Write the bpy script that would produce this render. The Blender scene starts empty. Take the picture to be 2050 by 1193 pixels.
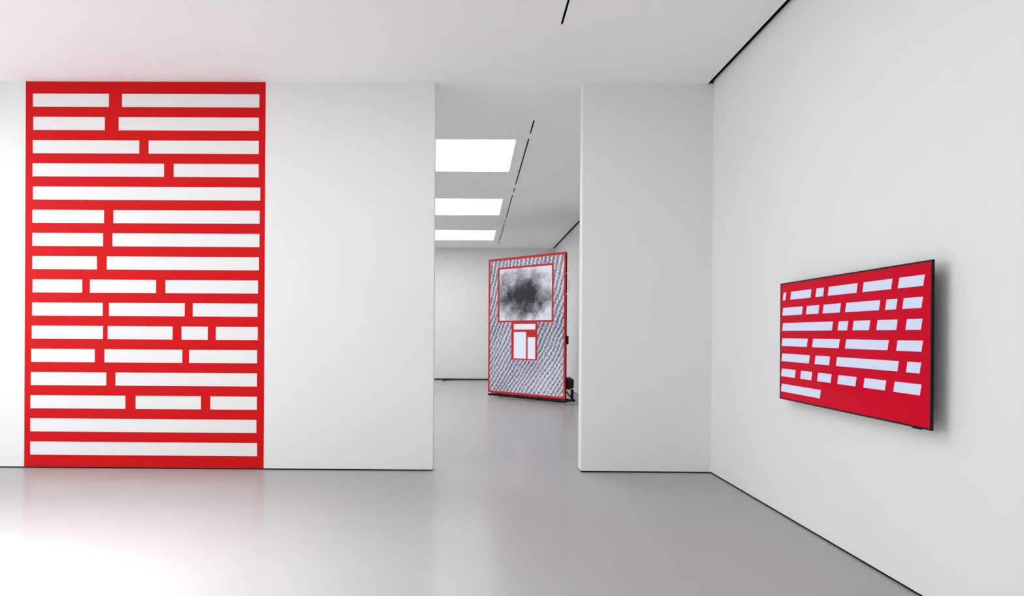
import bpy, bmesh, math, random
from mathutils import Matrix, Vector
random.seed(7)
S = bpy.context.scene
COL = S.collection

# ------------------------------------------------------------------ camera
H = 4.6                       # ceiling height
FPX, CX, CY = 1219.75, 937.66, 669.25
YAW, PITCH, ROLL = -0.00747, -0.00228, 0.00631
fw = Vector((math.sin(YAW)*math.cos(PITCH), math.cos(YAW)*math.cos(PITCH), math.sin(PITCH)))
r0 = Vector((math.cos(YAW), -math.sin(YAW), 0)); u0 = r0.cross(fw)
rr = r0*math.cos(ROLL)+u0*math.sin(ROLL); uu = u0*math.cos(ROLL)-r0*math.sin(ROLL)
cd = bpy.data.cameras.new('camera'); cam = bpy.data.objects.new('camera', cd); COL.objects.link(cam)
cd.sensor_width = 36; cd.lens = FPX/2050*36
cd.shift_x = (1025-CX)/2050; cd.shift_y = (CY-596.5)/2050
cd.clip_start = .05; cd.clip_end = 200
M4 = Matrix((rr, uu, -fw)).transposed().to_4x4(); M4.translation = (0, 0, 1.639)
cam.matrix_world = M4
S.camera = cam

# ------------------------------------------------------------------ world, lights, exposure
SKYLIGHT = 4.1                # radiance of the luminous ceiling panels in the far room
SKYLIGHT_NEAR = 2.25           # the near room's panels are dimmed
W = bpy.data.worlds.new('sky'); S.world = W; W.use_nodes = True
W.node_tree.nodes['Background'].inputs[0].default_value = (.9, .95, 1, 1)
W.node_tree.nodes['Background'].inputs[1].default_value = 1.5
la = bpy.data.lights.new('window_daylight', 'AREA'); la.shape = 'RECTANGLE'
la.size = 4.1; la.size_y = 6.4; la.energy = 270; la.color = (1, 1, 1)
lo = bpy.data.objects.new('window_daylight', la); COL.objects.link(lo)
lo.location = (-8.0, 3.6, 3.4); lo.rotation_euler = (0, -math.radians(55), 0)
lb = bpy.data.lights.new('added_floor_fill', 'AREA'); lb.shape = 'RECTANGLE'   # unseen fill lamp added under the near panel to brighten the left floor
lb.size = 2.2; lb.size_y = 1.2; lb.energy = 112; lb.spread = math.radians(78)
lp = bpy.data.objects.new('added_floor_fill', lb); COL.objects.link(lp)
lp.location = (-3.3, 3.25, 4.58)
S.view_settings.view_transform = 'Standard'; S.view_settings.look = 'None'
S.view_settings.gamma = 1; S.view_settings.use_curve_mapping = False
S.view_settings.exposure = 0
S.cycles.max_bounces = 10; S.cycles.diffuse_bounces = 7; S.cycles.use_denoising = True

# ------------------------------------------------------------------ materials
def srgb(h):
    h = h.lstrip('#'); v = [int(h[i:i+2], 16)/255 for i in (0, 2, 4)]
    return tuple(c/12.92 if c <= .04045 else ((c+.055)/1.055)**2.4 for c in v)+(1,)
def mat(name, col, rough=.6, metal=0, spec=.5, bump=0, bscale=60, vary=0, vscale=1.5, coat=0, emit=0):
    m = bpy.data.materials.new(name); m.use_nodes = True
    nt = m.node_tree; b = nt.nodes['Principled BSDF']
    b.inputs['Base Color'].default_value = col; b.inputs['Roughness'].default_value = rough
    b.inputs['Metallic'].default_value = metal; b.inputs['Specular IOR Level'].default_value = spec
    b.inputs['Coat Weight'].default_value = coat
    if emit:
        b.inputs['Emission Color'].default_value = col; b.inputs['Emission Strength'].default_value = emit
    g = nt.nodes.new('ShaderNodeNewGeometry')
    if vary:
        n = nt.nodes.new('ShaderNodeTexNoise'); n.inputs['Scale'].default_value = vscale; n.inputs['Detail'].default_value = 4
        nt.links.new(g.outputs['Position'], n.inputs['Vector'])
        mr = nt.nodes.new('ShaderNodeMapRange'); mr.inputs[1].default_value = .3; mr.inputs[2].default_value = .7
        mr.inputs[3].default_value = 1-vary; mr.inputs[4].default_value = 1+vary
        nt.links.new(n.outputs['Fac'], mr.inputs[0])
        mx = nt.nodes.new('ShaderNodeVectorMath'); mx.operation = 'SCALE'; mx.inputs[0].default_value = col[:3]
        nt.links.new(mr.outputs[0], mx.inputs['Scale']); nt.links.new(mx.outputs[0], b.inputs['Base Color'])
    if bump:
        n = nt.nodes.new('ShaderNodeTexNoise'); n.inputs['Scale'].default_value = bscale; n.inputs['Detail'].default_value = 3
        nt.links.new(g.outputs['Position'], n.inputs['Vector'])
        bp = nt.nodes.new('ShaderNodeBump'); bp.inputs['Strength'].default_value = bump; bp.inputs['Distance'].default_value = .002
        nt.links.new(n.outputs['Fac'], bp.inputs['Height']); nt.links.new(bp.outputs[0], b.inputs['Normal'])
    return m

PAINT = mat('white_wall_paint', (.80, .80, .80, 1), .75, spec=.25, bump=.08, bscale=90, vary=.008)
CEIL = mat('white_ceiling_paint', (.92, .92, .92, 1), .85, spec=.15, bump=.05, vary=.006)
FLOOR = mat('grey_resin_floor', (.34, .34, .34, 1), .62, spec=1.0, bump=.03, bscale=14, vary=.02, vscale=.9, coat=.45)
FLOOR.node_tree.nodes['Principled BSDF'].inputs['Coat Roughness'].default_value = .2
DARK = mat('black_recess', (.006, .006, .006, 1), .9, spec=.1)
GROOVE = mat('dark_grey_groove', (.05, .05, .05, 1), .9, spec=.1)
WHITE_METAL = mat('white_powder_coat', (.8, .8, .8, 1), .5)
VINYL_RED = mat('red_vinyl', srgb('#cc0c12'), .55, spec=.12, vary=.01)
VINYL_WHITE = mat('white_vinyl', (.79, .785, .79, 1), .55, spec=.3)
BLACK = mat('black_powder_coat', (.007, .007, .007, 1), .5, spec=.2, bump=.1, vary=.1, vscale=20)
BLACK_PLASTIC = mat('black_plastic', (.006, .006, .006, 1), .4, spec=.15)
RUBBER = mat('black_rubber', (.008, .008, .008, 1), .7)
CLOTH = mat('black_nylon_cloth', (.006, .006, .006, 1), .9, bump=.6, bscale=40)
STEEL = mat('zinc_plated_steel', (.55, .55, .55, 1), .35, metal=1, vary=.05, vscale=30)
DIFF_NEAR = mat('dimmed_luminous_diffuser', (1, 1, 1, 1), .6, emit=SKYLIGHT_NEAR)
DIFF = mat('luminous_diffuser', (1, 1, 1, 1), .6, emit=SKYLIGHT)
ALU = mat('grey_window_aluminium', (.3, .3, .3, 1), .4, metal=.6)

def emissive(name, col, strength=1, rough=.12, base=(.01, .01, .01, 1), spec=.12):
    m = mat(name, base, rough, spec=spec)
    b = m.node_tree.nodes['Principled BSDF']
    b.inputs['Emission Color'].default_value = col; b.inputs['Emission Strength'].default_value = strength
    return m
SCREEN_RED = emissive('lit_screen_red', srgb('#cb0027'), .95, rough=.07, base=(.001, .001, .001, 1), spec=.05)
SCREEN_PALE = emissive('lit_screen_pale_blue', srgb('#d0daf2'), .97, rough=.07)
LED_RED = emissive('led_red', srgb('#c02024'), .93, rough=.6, spec=.2)
LED_WHITE = emissive('led_white', srgb('#e6e9fa'), .95, rough=.6, spec=.2)

def led_texture(name, kind):
    """soft monochrome pictures shown on the LED wall"""
    m = emissive(name, (1, 1, 1, 1), .92, rough=.6, spec=.2)
    nt = m.node_tree; b = nt.nodes['Principled BSDF']; L = nt.links.new
    tc = nt.nodes.new('ShaderNodeTexCoord')
    def math_(op, a, bb=None, clamp=False):
        n = nt.nodes.new('ShaderNodeMath'); n.operation = op; n.use_clamp = clamp
        for i, v in enumerate((a, bb)):
            if v is None: continue
            if isinstance(v, (int, float)): n.inputs[i].default_value = v
            else: L(v, n.inputs[i])
        return n.outputs[0]
    def noise(scale, detail, rough=.6, vec=None, dist=0):
        n = nt.nodes.new('ShaderNodeTexNoise'); n.inputs['Scale'].default_value = scale
        n.inputs['Detail'].default_value = detail; n.inputs['Roughness'].default_value = rough
        n.inputs['Distortion'].default_value = dist
        L(vec or tc.outputs['Object'], n.inputs['Vector']); return n.outputs['Fac']
    sx = nt.nodes.new('ShaderNodeSeparateXYZ'); L(tc.outputs['Object'], sx.inputs[0])
    x, z = sx.outputs['X'], sx.outputs['Z']
    ramp = nt.nodes.new('ShaderNodeValToRGB'); e = ramp.color_ramp.elements
    if kind == 'weave':
        # leaning cords: phase = x - lean*z, warped a little, with twisted strands across each cord
        sh = math_('MULTIPLY', math_('SUBTRACT', .85, math_('MULTIPLY', z, .10)), z)
        wob = math_('MULTIPLY', noise(1.3, 3), .22)
        ph = math_('ADD', math_('SUBTRACT', x, sh), wob)
        cord = math_('SINE', math_('MULTIPLY', ph, 52))
        cord = math_('ADD', math_('MULTIPLY', cord, .5), .5)
        tw = math_('SINE', math_('ADD', math_('MULTIPLY', z, 75), math_('MULTIPLY', ph, 40)))
        tw = math_('ADD', math_('MULTIPLY', tw, .07), .0)
        gr = math_('MULTIPLY', math_('SUBTRACT', noise(24, 4, .8), .5), 2.3)
        big = math_('MULTIPLY', math_('SUBTRACT', noise(.9, 1), .5), .5)
        f = math_('ADD', math_('ADD', math_('ADD', math_('MULTIPLY', cord, .50), tw), gr), math_('ADD', big, .26), True)
        e[0].position = 0; e[0].color = srgb('#22242c'); e[1].position = .9; e[1].color = srgb('#dcdeee')
        k = e.new(.38); k.color = srgb('#8a8b99')
    else:
        # a plain dark oval smudge on pale ground
        dx = math_('DIVIDE', math_('SUBTRACT', x, 1.12), .72); dz = math_('DIVIDE', math_('SUBTRACT', z, 2.42), .46)
        r = math_('SQRT', math_('ADD', math_('MULTIPLY', dx, dx), math_('MULTIPLY', dz, dz)))
        n1 = math_('MULTIPLY', math_('SUBTRACT', noise(3.2, 3, .55, dist=.3), .5), 1.1)
        n2 = math_('MULTIPLY', math_('SUBTRACT', noise(26, 4, .7), .5), .8)
        f = math_('ADD', math_('MULTIPLY', math_('SUBTRACT', r, .35), .62), math_('ADD', n1, n2), True)
        e[0].position = .08; e[0].color = srgb('#2a2b30'); e[1].position = .75; e[1].color = srgb('#e2e3f0')
        k = e.new(.4); k.color = srgb('#8e8f99')
    L(f, ramp.inputs[0]); L(ramp.outputs[0], b.inputs['Emission Color'])
    return m
LED_WEAVE = led_texture('led_grey_cord_texture', 'weave')
LED_SMUDGE = led_texture('led_monochrome_smudge', 'smudge')

# ------------------------------------------------------------------ helpers
def link(name, bm, mats, parent=None, smooth=False):
    bm.normal_update()
    me = bpy.data.meshes.new(name); bm.to_mesh(me); bm.free()
    for m in (mats if isinstance(mats, (list, tuple)) else [mats]): me.materials.append(m)
    if smooth:
        for p in me.polygons: p.use_smooth = True
    o = bpy.data.objects.new(name, me); COL.objects.link(o)
    if parent: o.parent = parent
    return o
def bx(bm, x0, x1, y0, y1, z0, z1, bev=0, mi=0):
    r = bmesh.ops.create_cube(bm, size=1)
    for v in r['verts']:
        v.co = Vector(((x0+x1)/2+v.co.x*(x1-x0), (y0+y1)/2+v.co.y*(y1-y0), (z0+z1)/2+v.co.z*(z1-z0)))
    fs = {f for v in r['verts'] for f in v.link_faces}
    for f in fs: f.material_index = mi
    if bev:
        es = list({e for v in r['verts'] for e in v.link_edges})
        bmesh.ops.bevel(bm, geom=es, offset=bev, segments=2, affect='EDGES')
def box(name, m, parent, *a, bev=0):
    bm = bmesh.new(); bx(bm, *a, bev=bev); return link(name, bm, m, parent)
def cyl(bm, p, r, h, axis='Z', seg=16):
    c = bmesh.ops.create_cone(bm, cap_ends=True, segments=seg, radius1=r, radius2=r, depth=h)
    R = {'Z': Matrix(), 'X': Matrix.Rotation(math.pi/2, 4, 'Y'), 'Y': Matrix.Rotation(math.pi/2, 4, 'X')}[axis]
    bmesh.ops.transform(bm, matrix=Matrix.Translation(p) @ R, verts=c['verts'])
def bar(bm, a, b, w):
    a, b = Vector(a), Vector(b); d = b-a
    c = bmesh.ops.create_cube(bm, size=1)
    bmesh.ops.scale(bm, vec=(w, w, d.length), verts=c['verts'])
    bmesh.ops.transform(bm, matrix=Matrix.Translation((a+b)/2) @ d.to_track_quat('Z', 'Y').to_matrix().to_4x4(), verts=c['verts'])
def tube(bm, pts, r, seg=8):
    rings = []
    P = [Vector(p) for p in pts]
    for i, p in enumerate(P):
        d = (P[min(i+1, len(P)-1)]-P[max(i-1, 0)]).normalized()
        s = d.cross(Vector((0, 0, 1)))
        s = s.normalized() if s.length > 1e-4 else Vector((1, 0, 0))
        t = s.cross(d)
        rings.append([bm.verts.new(p+(s*math.cos(a)+t*math.sin(a))*r) for a in [2*math.pi*k/seg for k in range(seg)]])
    for A, B in zip(rings, rings[1:]):
        for k in range(seg): bm.faces.new((A[k], A[(k+1) % seg], B[(k+1) % seg], B[k]))
    bm.faces.new(rings[0][::-1]); bm.faces.new(rings[-1])
    bmesh.ops.recalc_face_normals(bm, faces=bm.faces)
def smooth_path(ctrl, n=8):
    out = []
    C = [Vector(c) for c in ctrl]; C = [C[0]]+C+[C[-1]]
    for i in range(1, len(C)-2):
        for k in range(n):
            t = k/n; a, b, c, d = C[i-1:i+3]
            out.append(.5*((2*b)+(c-a)*t+(2*a-5*b+4*c-d)*t*t+(3*b-a-3*c+d)*t**3))
    return out+[C[-2]]
def slab(bm, x0, x1, y0, y1, z0, z1, holes):
    """horizontal slab with rectangular holes; the sides of each hole are walled"""
    xs = sorted({x0, x1, *[h[0] for h in holes], *[h[1] for h in holes]})
    ys = sorted({y0, y1, *[h[2] for h in holes], *[h[3] for h in holes]})
    V = {}
    def v(i, j, k):
        if (i, j, k) not in V: V[i, j, k] = bm.verts.new((xs[i], ys[j], (z0, z1)[k]))
        return V[i, j, k]
    nx, ny = len(xs)-1, len(ys)-1
    def solid(i, j):
        if not (0 <= i < nx and 0 <= j < ny): return False
        cx, cy = (xs[i]+xs[i+1])/2, (ys[j]+ys[j+1])/2
        return not any(h[0] < cx < h[1] and h[2] < cy < h[3] for h in holes)
    for i in range(nx):
        for j in range(ny):
            if not solid(i, j): continue
            bm.faces.new((v(i, j, 0), v(i, j+1, 0), v(i+1, j+1, 0), v(i+1, j, 0)))
            bm.faces.new((v(i, j, 1), v(i+1, j, 1), v(i+1, j+1, 1), v(i, j+1, 1)))
            if not solid(i-1, j): bm.faces.new((v(i, j, 0), v(i, j, 1), v(i, j+1, 1), v(i, j+1, 0)))
            if not solid(i+1, j): bm.faces.new((v(i+1, j, 0), v(i+1, j+1, 0), v(i+1, j+1, 1), v(i+1, j, 1)))
            if not solid(i, j-1): bm.faces.new((v(i, j, 0), v(i+1, j, 0), v(i+1, j, 1), v(i, j, 1)))
            if not solid(i, j+1): bm.faces.new((v(i, j+1, 0), v(i, j+1, 1), v(i+1, j+1, 1), v(i+1, j+1, 0)))
def struct(o): o['kind'] = 'structure'; return o
def thing(name, label, cat, loc=(0, 0, 0), rz=0, group=None):
    o = bpy.data.objects.new(name, None); COL.objects.link(o); o.empty_display_size = .1
    o.location = loc; o.rotation_euler = (0, 0, rz); o['label'] = label; o['category'] = cat
    if group: o['group'] = group
    return o

# ------------------------------------------------------------------ the rooms
XL, XR = -6.5, 2.8206
YB, YF, YT, YE = -6.0, 7.2166, 7.4121, 21.237   # rear wall, dividing wall near/far face, end wall
OL, OR = -.4661, 1.2878                         # the opening
GAP = .0644; SG = .016                          # ceiling gap, skirting gap
struct(box('floor', FLOOR, None, XL-.3, XR+.3, YB-.3, YE+.3, -.2, 0))

SKY_X = (-5.0, .64)
sky_far = [(9.34, 11.18), (13.465, 15.305), (17.6, 19.44)]
sky_near = [(3.15, 5.0), (-1.0, .85), (-5.1, -3.25)]
slots = [(8.49, 9.05), (9.29, 12.187), (12.44, 12.814), (13.064, 15.665), (15.913, 16.353), (16.624, 19.56), (19.72, 20.286),
         (2.9, 5.857), (-1.3, 2.65), (-5.3, -1.55)]
seams = [9.167, 12.32, 16.51]
SX = (.821, .844)
holes = [(SKY_X[0], SKY_X[1], a, b) for a, b in sky_far+sky_near] + [(SX[0], SX[1], a, b) for a, b in slots] + \
        [(-5.1, .727, y-.005, y+.005) for y in seams]
bm = bmesh.new(); slab(bm, XL-.2, XR-GAP, YB-.2, YE+.2, H, H+.05, holes)
struct(link('ceiling', bm, CEIL))
# recesses above the slots, the seams and the gap along the right wall
def trough(name, x0, x1, y0, y1, z0, z1, m, t=.01):
    bm = bmesh.new()
    bx(bm, x0-t, x0, y0-t, y1+t, z0, z1); bx(bm, x1, x1+t, y0-t, y1+t, z0, z1)
    bx(bm, x0, x1, y0-t, y0, z0, z1); bx(bm, x0, x1, y1, y1+t, z0, z1)
    bx(bm, x0-t, x1+t, y0-t, y1+t, z1, z1+t)
    return struct(link(name, bm, m))
n = 1
for a, b in slots: trough('trim_%d' % n, SX[0], SX[1], a, b, H+.012, H+.11, DARK).location.z = 0; n += 1
for y in seams: trough('trim_%d' % n, -5.1, .727, y-.005, y+.005, H+.012, H+.07, GROOVE); n += 1
bm = bmesh.new()
bx(bm, XR-GAP-.02, XR-GAP-.0005, YB, YE, H+.0502, H+.30); bx(bm, XR-GAP-.02, XR-.0005, YB, YE, H+.28, H+.30)
bx(bm, XR-.004, XR-.0005, YB+.003, YF, H+.032, H+.28); bx(bm, XR-.004, XR-.0005, YT, YE-.003, H+.012, H+.28)
bx(bm, XR-GAP-.0, XR-.0045, YE-.003, YE, H+.003, H+.28); bx(bm, XR-GAP, XR-.0045, YB, YB+.003, H+.003, H+.28)
bx(bm, XR-GAP+.0005, XR-.0005, YF+.001, YT-.001, H, H+.2795)
struct(link('trim_%d' % n, bm, DARK)); n += 1

def wall(name, x0, x1, y0, y1, z0=SG, z1=H):
    return struct(box(name, PAINT, None, x0, x1, y0, y1, z0, z1))
wall('wall_front', XL, OL, YF, YT); wall('wall_front_right', OR, XR, YF, YT)
wall('wall_right', XR, XR+.2, YB-.2, YE+.2, z1=H+.30)
wall('wall_end', XL-.2, XR, YE, YE+.2)
wall('wall_back', XL-.2, XR, YB-.2, YB)
# left wall with the big window that lights the near room
WY0, WY1, WZ0, WZ1 = .5, 7.0, .12, 4.2
bm = bmesh.new()
bx(bm, XL-.2, XL, YB, WY0, SG, H); bx(bm, XL-.2, XL, WY1, YE, SG, H)
bx(bm, XL-.2, XL, WY0, WY1, SG, WZ0); bx(bm, XL-.2, XL, WY0, WY1, WZ1, H)
struct(link('wall_left', bm, PAINT))
wn = bpy.data.objects.new('window_1', None); COL.objects.link(wn); wn.location = (XL-.1, WY0, WZ0); struct(wn)
bm = bmesh.new(); wy, wz = WY1-WY0, WZ1-WZ0
for k in range(5):
    y = k*wy/4; y = min(max(y, .03), wy-.03); bx(bm, -.03, .03, y-.03, y+.03, 0, wz)
bx(bm, -.03, .03, 0, wy, 0, .06); bx(bm, -.03, .03, 0, wy, wz-.06, wz)
link('frame', bm, ALU, wn)
gm = bpy.data.materials.new('window_glass'); gm.use_nodes = True; nt = gm.node_tree; nt.nodes.clear()
tr = nt.nodes.new('ShaderNodeBsdfTransparent'); gl = nt.nodes.new('ShaderNodeBsdfGlossy'); gl.inputs['Roughness'].default_value = .02
mx = nt.nodes.new('ShaderNodeMixShader'); mx.inputs[0].default_value = .06; ou = nt.nodes.new('ShaderNodeOutputMaterial')
nt.links.new(tr.outputs[0], mx.inputs[1]); nt.links.new(gl.outputs[0], mx.inputs[2]); nt.links.new(mx.outputs[0], ou.inputs[0])
for k in range(4): box('pane', gm, wn, -.004, .004, k*wy/4+.03, (k+1)*wy/4-.03, .06, wz-.06)
# recessed black skirting under the walls
def skirt(side, *a): struct(box('baseboard_'+side, DARK, None, *a))
skirt('front', XL, OL-.006, YF+.006, YT-.006, 0, SG); skirt('front_right', OR+.006, XR, YF+.006, YT-.006, 0, SG)
skirt('right', XR+.006, XR+.2, YB, YE+.2, 0, SG); skirt('end', XL, XR, YE+.006, YE+.2, 0, SG)
skirt('left', XL-.2, XL-.006, YB, YE, 0, SG); skirt('back', XL, XR, YB-.2, YB-.006, 0, SG)
# joint cut into the floor of the far room
struct(box('trim_%d' % n, GROOVE, None, -1.012, -1.006, YT+.4, 20.5, -.01, .0006)); n += 1

# ------------------------------------------------------------------ luminous ceiling panels
def skylight(y0, y1, label, dm=None):
    t = thing('ceiling_light', label, 'ceiling light', ((SKY_X[0]+SKY_X[1])/2, (y0+y1)/2, H), 0, 'luminous panels set into the ceiling')
    w, d = (SKY_X[1]-SKY_X[0])/2, (y1-y0)/2
    box('diffuser', dm or DIFF, t, -w+.001, w-.001, -d+.001, d-.001, .045, .049)
    bm = bmesh.new()
    for a in ((-w-.02, w+.02, -d-.02, -d+.0, .0505, .075), (-w-.02, w+.02, d, d+.02, .0505, .075), (-w-.02, -w, -d, d, .0505, .075), (w, w+.02, -d, d, .0505, .075)): bx(bm, *a)
    bx(bm, -w-.02, w+.02, -d-.02, d+.02, .075, .085)
    link('housing', bm, WHITE_METAL, t)
for (a, b), l in zip(sky_far, ('glowing white rectangular ceiling panel seen through the opening, nearest and largest of three',
                               'glowing white ceiling panel seen through the opening, middle one of three',
                               'glowing white ceiling panel farthest away, just above the end wall, thinnest of three')): skylight(a, b, l)
for (a, b), l in zip(sky_near, ('glowing white ceiling panel of the near room, closest to the red graphic',
                                'glowing white ceiling panel of the near room, directly over the viewer',
                                'glowing white ceiling panel of the near room, behind the viewer')): skylight(a, b, l, DIFF_NEAR)

# ------------------------------------------------------------------ the red wall graphic (plain stand-in bars for its lettering)
mx0, mx1 = -5.337, -2.4765
mu = thing('mural', 'floor-to-ceiling red graphic with sixteen rows of bold white print on white front wall', 'mural', (mx0, YF, 0))
box('red_sheet', VINYL_RED, mu, 0, mx1-mx0, -.0015, -.0001, SG+.001, H-.001)
rows = [[(73, 515, 3), (592, 1390, 6)], [(75, 492, 3), (573, 1388, 6)], [(73, 693, 4), (748, 1388, 4)], [(72, 838, 7), (895, 1388, 4)],
        [(75, 1398, 12)], [(72, 490, 4), (545, 1395, 9)], [(72, 485, 4), (540, 1395, 10)], [(73, 450, 3), (508, 1393, 8)],
        [(75, 365, 2), (410, 795, 3), (850, 1388, 4)], [(73, 485, 3), (522, 962, 3), (1010, 1386, 3)],
        [(72, 487, 5), (515, 893, 3), (945, 1098, 2), (1145, 1388, 2)], [(70, 440, 3), (497, 950, 5), (990, 1385, 3)],
        [(68, 508, 4), (562, 1385, 7)], [(66, 620, 5), (680, 1060, 3), (1115, 1385, 2)], [(66, 1383, 8)], [(66, 1388, 11)]]
for i, words in enumerate(rows):
    top = 4.483-i*.2759
    for a, b, k in words:
        X = lambda q: (-5.25+(40+q/2.91-65)*.005963)-mx0
        box('white_bar', VINYL_WHITE, mu, X(a), X(b), -.0025, -.0016, top-.2155+.03, top-.03)

# ------------------------------------------------------------------ wall-mounted screen
ty0, ty1, tz0, tz1, tx = 3.630, 5.4135, 1.0765, 2.092, 2.7206
tw, th = ty1-ty0, tz1-tz0
# local frame: x runs away from the viewer along the wall (world +y), y points out of the wall (world -x)... built directly in world axes
tv = thing('television', 'flat black-rimmed screen on the right wall showing red picture with slanted pale print', 'screen', (tx, ty0, tz0))
bz = .011
bm = bmesh.new()
for a in ((0, tw, 0, bz), (0, tw, th-bz, th), (0, bz, bz, th-bz), (tw-bz, tw, bz, th-bz)): bx(bm, -.002, .012, a[0], a[1], a[2], a[3])
bx(bm, .004, .012, bz, tw-bz, bz, th-bz)
link('bezel', bm, BLACK_PLASTIC, tv)
sc = box('screen', SCREEN_RED, tv, 0, .004, bz, tw-bz, bz, th-bz)
words = [[(82, 105, 2), (127, 257, 5), (278, 333, 2), (352, 535, 5), (560, 745, 4), (772, 940, 3)],
         [(80, 205, 5), (222, 305, 3), (322, 435, 4), (457, 672, 5), (697, 776, 2), (800, 930, 3)],
         [(80, 388, 13), (413, 480, 2), (502, 613, 4), (645, 778, 5), (820, 928, 2)],
         [(77, 237, 6), (260, 430, 5), (458, 726, 8), (765, 932, 3)],
         [(77, 250, 7), (276, 372, 4), (404, 787, 10), (825, 922, 2)],
         [(75, 165, 3), (190, 265, 3), (292, 382, 2), (413, 533, 4), (570, 712, 4), (750, 925, 3)], [(75, 318, 10)]]
def tu(q):
    s = (q-68)/912; zl, zr = 1/685, 1/1023
    return s*zl/(s*zl+(1-s)*zr)
for r, ws in enumerate(words):
    vb = 1-(.148+.131*r); hh = .066
    for a, b, k in ws:
        ua, ub = tu(a), tu(b); h1 = hh
        P = [(ua, vb, 0), (ub-.012, vb, 0), (ub-.012, vb+h1, h1), (ua, vb+h1, h1)]
        bm = bmesh.new()
        fc = bm.faces.new([bm.verts.new((-.0006, tw*(1-u)-th*q*.2, th*v)) for (u, v, q) in P])
        ex = bmesh.ops.extrude_face_region(bm, geom=[fc])
        for v in ex['geom']:
            if isinstance(v, bmesh.types.BMVert): v.co.x -= .0004
        bmesh.ops.recalc_face_normals(bm, faces=bm.faces)
        link('pale_bar', bm, SCREEN_PALE, sc)
box('rear_housing', BLACK_PLASTIC, tv, .0122, .05, .22, tw-.22, .12, th-.22, bev=.012)
bm = bmesh.new(); bx(bm, .05, .075, .5, .56, .2, .8); bx(bm, .05, .075, tw-.56, tw-.5, .2, .8); bx(bm, .075, XR-tx, .4, tw-.4, .35, .65)
link('wall_bracket', bm, BLACK, tv)
box('sensor', BLACK_PLASTIC, tv, .0, .011, .085, .165, -.008, -.0001, bev=.002)

# ------------------------------------------------------------------ LED wall standing in the far room
PW, PH, PZ = 2.384, 3.381, .13
led = thing('led_screen', 'upright video panel in far room with red rim, grey cord-textured picture and inset picture', 'video wall', (.3936, 15.577, 0), -.7662)
rects = [(0, PW, 0, PH, 0), (.058, PW-.05, .055, PH-.06, 1), (.318, 2.046, 1.78, 3.15, 0), (.374, 1.992, 1.822, 3.10, 2), (.770, 1.575, .864, 1.79, 0)]
rects += [(.847, 1.515, 1.60, 1.735, 3), (.850, 1.235, .895, 1.540, 3), (1.285, 1.515, .895, 1.415, 3)]
xs = sorted({v for r in rects for v in r[:2]}); zs = sorted({v for r in rects for v in r[2:4]})
bm = bmesh.new(); V = {(i, j): bm.verts.new((x, 0, z)) for i, x in enumerate(xs) for j, z in enumerate(zs)}
for i in range(len(xs)-1):
    for j in range(len(zs)-1):
        cx, cz = (xs[i]+xs[i+1])/2, (zs[j]+zs[j+1])/2; mi = 0
        for r in rects:
            if r[0] < cx < r[1] and r[2] < cz < r[3]: mi = r[4]
        f = bm.faces.new((V[i, j], V[i+1, j], V[i+1, j+1], V[i, j+1])); f.material_index = mi
sf = link('screen_face', bm, [LED_RED, LED_WEAVE, LED_SMUDGE, LED_WHITE], led); sf.location = (0, 0, PZ)
cw, ch = PW/5, PH/7
bm = bmesh.new(); bx(bm, .001, cw-.001, .002, .03, .001, ch-.001)
for z in (.02, ch-.06): bx(bm, .02, cw-.02, .03, .062, z, z+.04, bev=.004)
for x in (.006, cw-.046): bx(bm, x, x+.04, .03, .062, .02, ch-.02, bev=.004)
bx(bm, cw/2-.1, cw/2+.1, .03, .075, ch/2-.12, ch/2+.12, bev=.006)
first = link('led_cabinet', bm, BLACK, led)
for i in range(5):
    for j in range(7):
        o = first if (i, j) == (0, 0) else first.copy()
        if o is not first: COL.objects.link(o); o.parent = led
        o.location = (i*cw, 0, PZ+j*ch)
# rear supports
for x in (.05, PW*.25, PW*.5, PW*.75, PW-.07):
    bm = bmesh.new(); bx(bm, x, x+.03, .076, .11, .1, 2.9 if x > .1 and x < 2.2 else 2.2, bev=.003); link('rear_post', bm, BLACK, led)
bm = bmesh.new(); bx(bm, 0.02, PW, -.02, .04, .055, .105); link('front_beam', bm, BLACK, led)
bm = bmesh.new(); bx(bm, 0.02, PW, .36, .41, .055, .105); link('rear_beam', bm, BLACK, led)
for x in (.05, .62, 1.15, 1.72, PW-.07):
    bm = bmesh.new(); bx(bm, x, x+.045, .0402, .3598, .06, .10); link('cross_beam', bm, BLACK, led)
for x in (.05, PW-.07):
    bm = bmesh.new(); bar(bm, (x+.02, .09, .325), (x+.02, .36, .115), .022); link('brace', bm, BLACK, led)
    bm = bmesh.new(); bx(bm, x, x+.045, .33, .375, .105, .34); link('rear_stub', bm, BLACK, led)
bm = bmesh.new(); cyl(bm, (0, 0, .006), .03, .012); cyl(bm, (0, 0, .03), .009, .05); cyl(bm, (0, 0, .048), .018, .012, seg=6)
foot = link('levelling_foot', bm, STEEL, led)
k = 0
for x in (.09, .66, 1.19, 1.76, PW-.05):
    for y in (-.03, .385):
        o = foot if k == 0 else foot.copy()
        if k: COL.objects.link(o); o.parent = led
        o.location = (x, y, 0); k += 1
box('control_box', BLACK_PLASTIC, led, 2.17, 2.375, .0765, .15, 1.39, 1.585, bev=.01)
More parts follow.
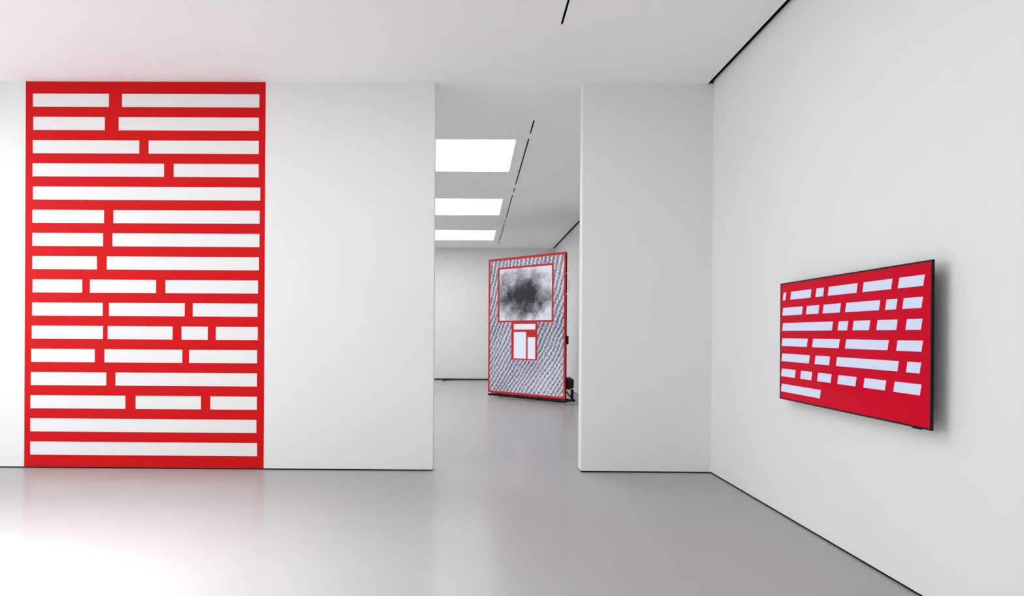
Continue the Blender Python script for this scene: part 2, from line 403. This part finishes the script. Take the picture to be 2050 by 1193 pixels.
bm = bmesh.new(); tube(bm, smooth_path([(2.37, .06, 2.86), (2.40, .09, 2.84), (2.42, .11, 2.76), (2.40, .10, 2.68), (2.37, .06, 2.66)], 5), .004, 6)
link('cable_loop', bm, RUBBER, led)
# ballast bag slung over the rear stub of the stand
bag = thing('ballast_bag', 'lumpy black ballast bag on the stand behind right edge of the video wall', 'bag', (.3936, 15.577, 0), -.7662)
bm = bmesh.new(); bx(bm, 2.09, 2.372, .115, .40, .345, .60)
bmesh.ops.subdivide_edges(bm, edges=bm.edges[:], cuts=6, use_grid_fill=True)
rg = random.Random(5)
from mathutils import noise as mn
for v in bm.verts:
    c = Vector((2.23, .257, .47)); d = v.co-c
    q = Vector((d.x/.141, d.y/.143, d.z/.128)); m_ = max(abs(q.x), abs(q.y), abs(q.z)); rnd = (abs(q.x)**6+abs(q.y)**6+abs(q.z)**6)**(1/6)
    v.co = c+d*(m_/max(rnd, 1e-3))*(1+.03*mn.noise(v.co*9)); v.co.z = max(v.co.z, .343)
bs = link('bag_body', bm, CLOTH, bag, smooth=True)
bm = bmesh.new(); bx(bm, 2.20, 2.25, .102, .112, .36, .615); bx(bm, 2.20, 2.25, .102, .415, .606, .616); bx(bm, 2.20, 2.25, .405, .415, .36, .615)
link('strap', bm, CLOTH, bag)

# ------------------------------------------------------------------ cables along the end wall
def cable(name, label, pts, r):
    bm = bmesh.new(); tube(bm, smooth_path(pts, 8), r, 8); o = link(name, bm, RUBBER, None, smooth=True)
    o['label'] = label; o['category'] = 'cable'
    return o
rc = random.Random(11)
pts = [(x, YE-.035-.012*rc.random(), .0245+(.018*rc.random() if i % 2 else 0)) for i, x in enumerate([-6.3+.42*k for k in range(20)])]
cable('cable_bundle', 'thick black cable lying along the foot of the end wall', pts, .024)
cable('power_cable', 'short black cable curling from the end wall to the floor joint',
      [(-1.0, 20.5, .014), (-.97, 20.75, .016), (-.85, 21.0, .018), (-.5, 21.13, .017), (.1, 21.15, .017), (1.0, 21.13, .017), (2.0, 21.0, .017), (2.4, 20.0, .017), (2.3, 18.0, .017), (2.35, 16.0, .017), (2.25, 15.0, .017)], .017)
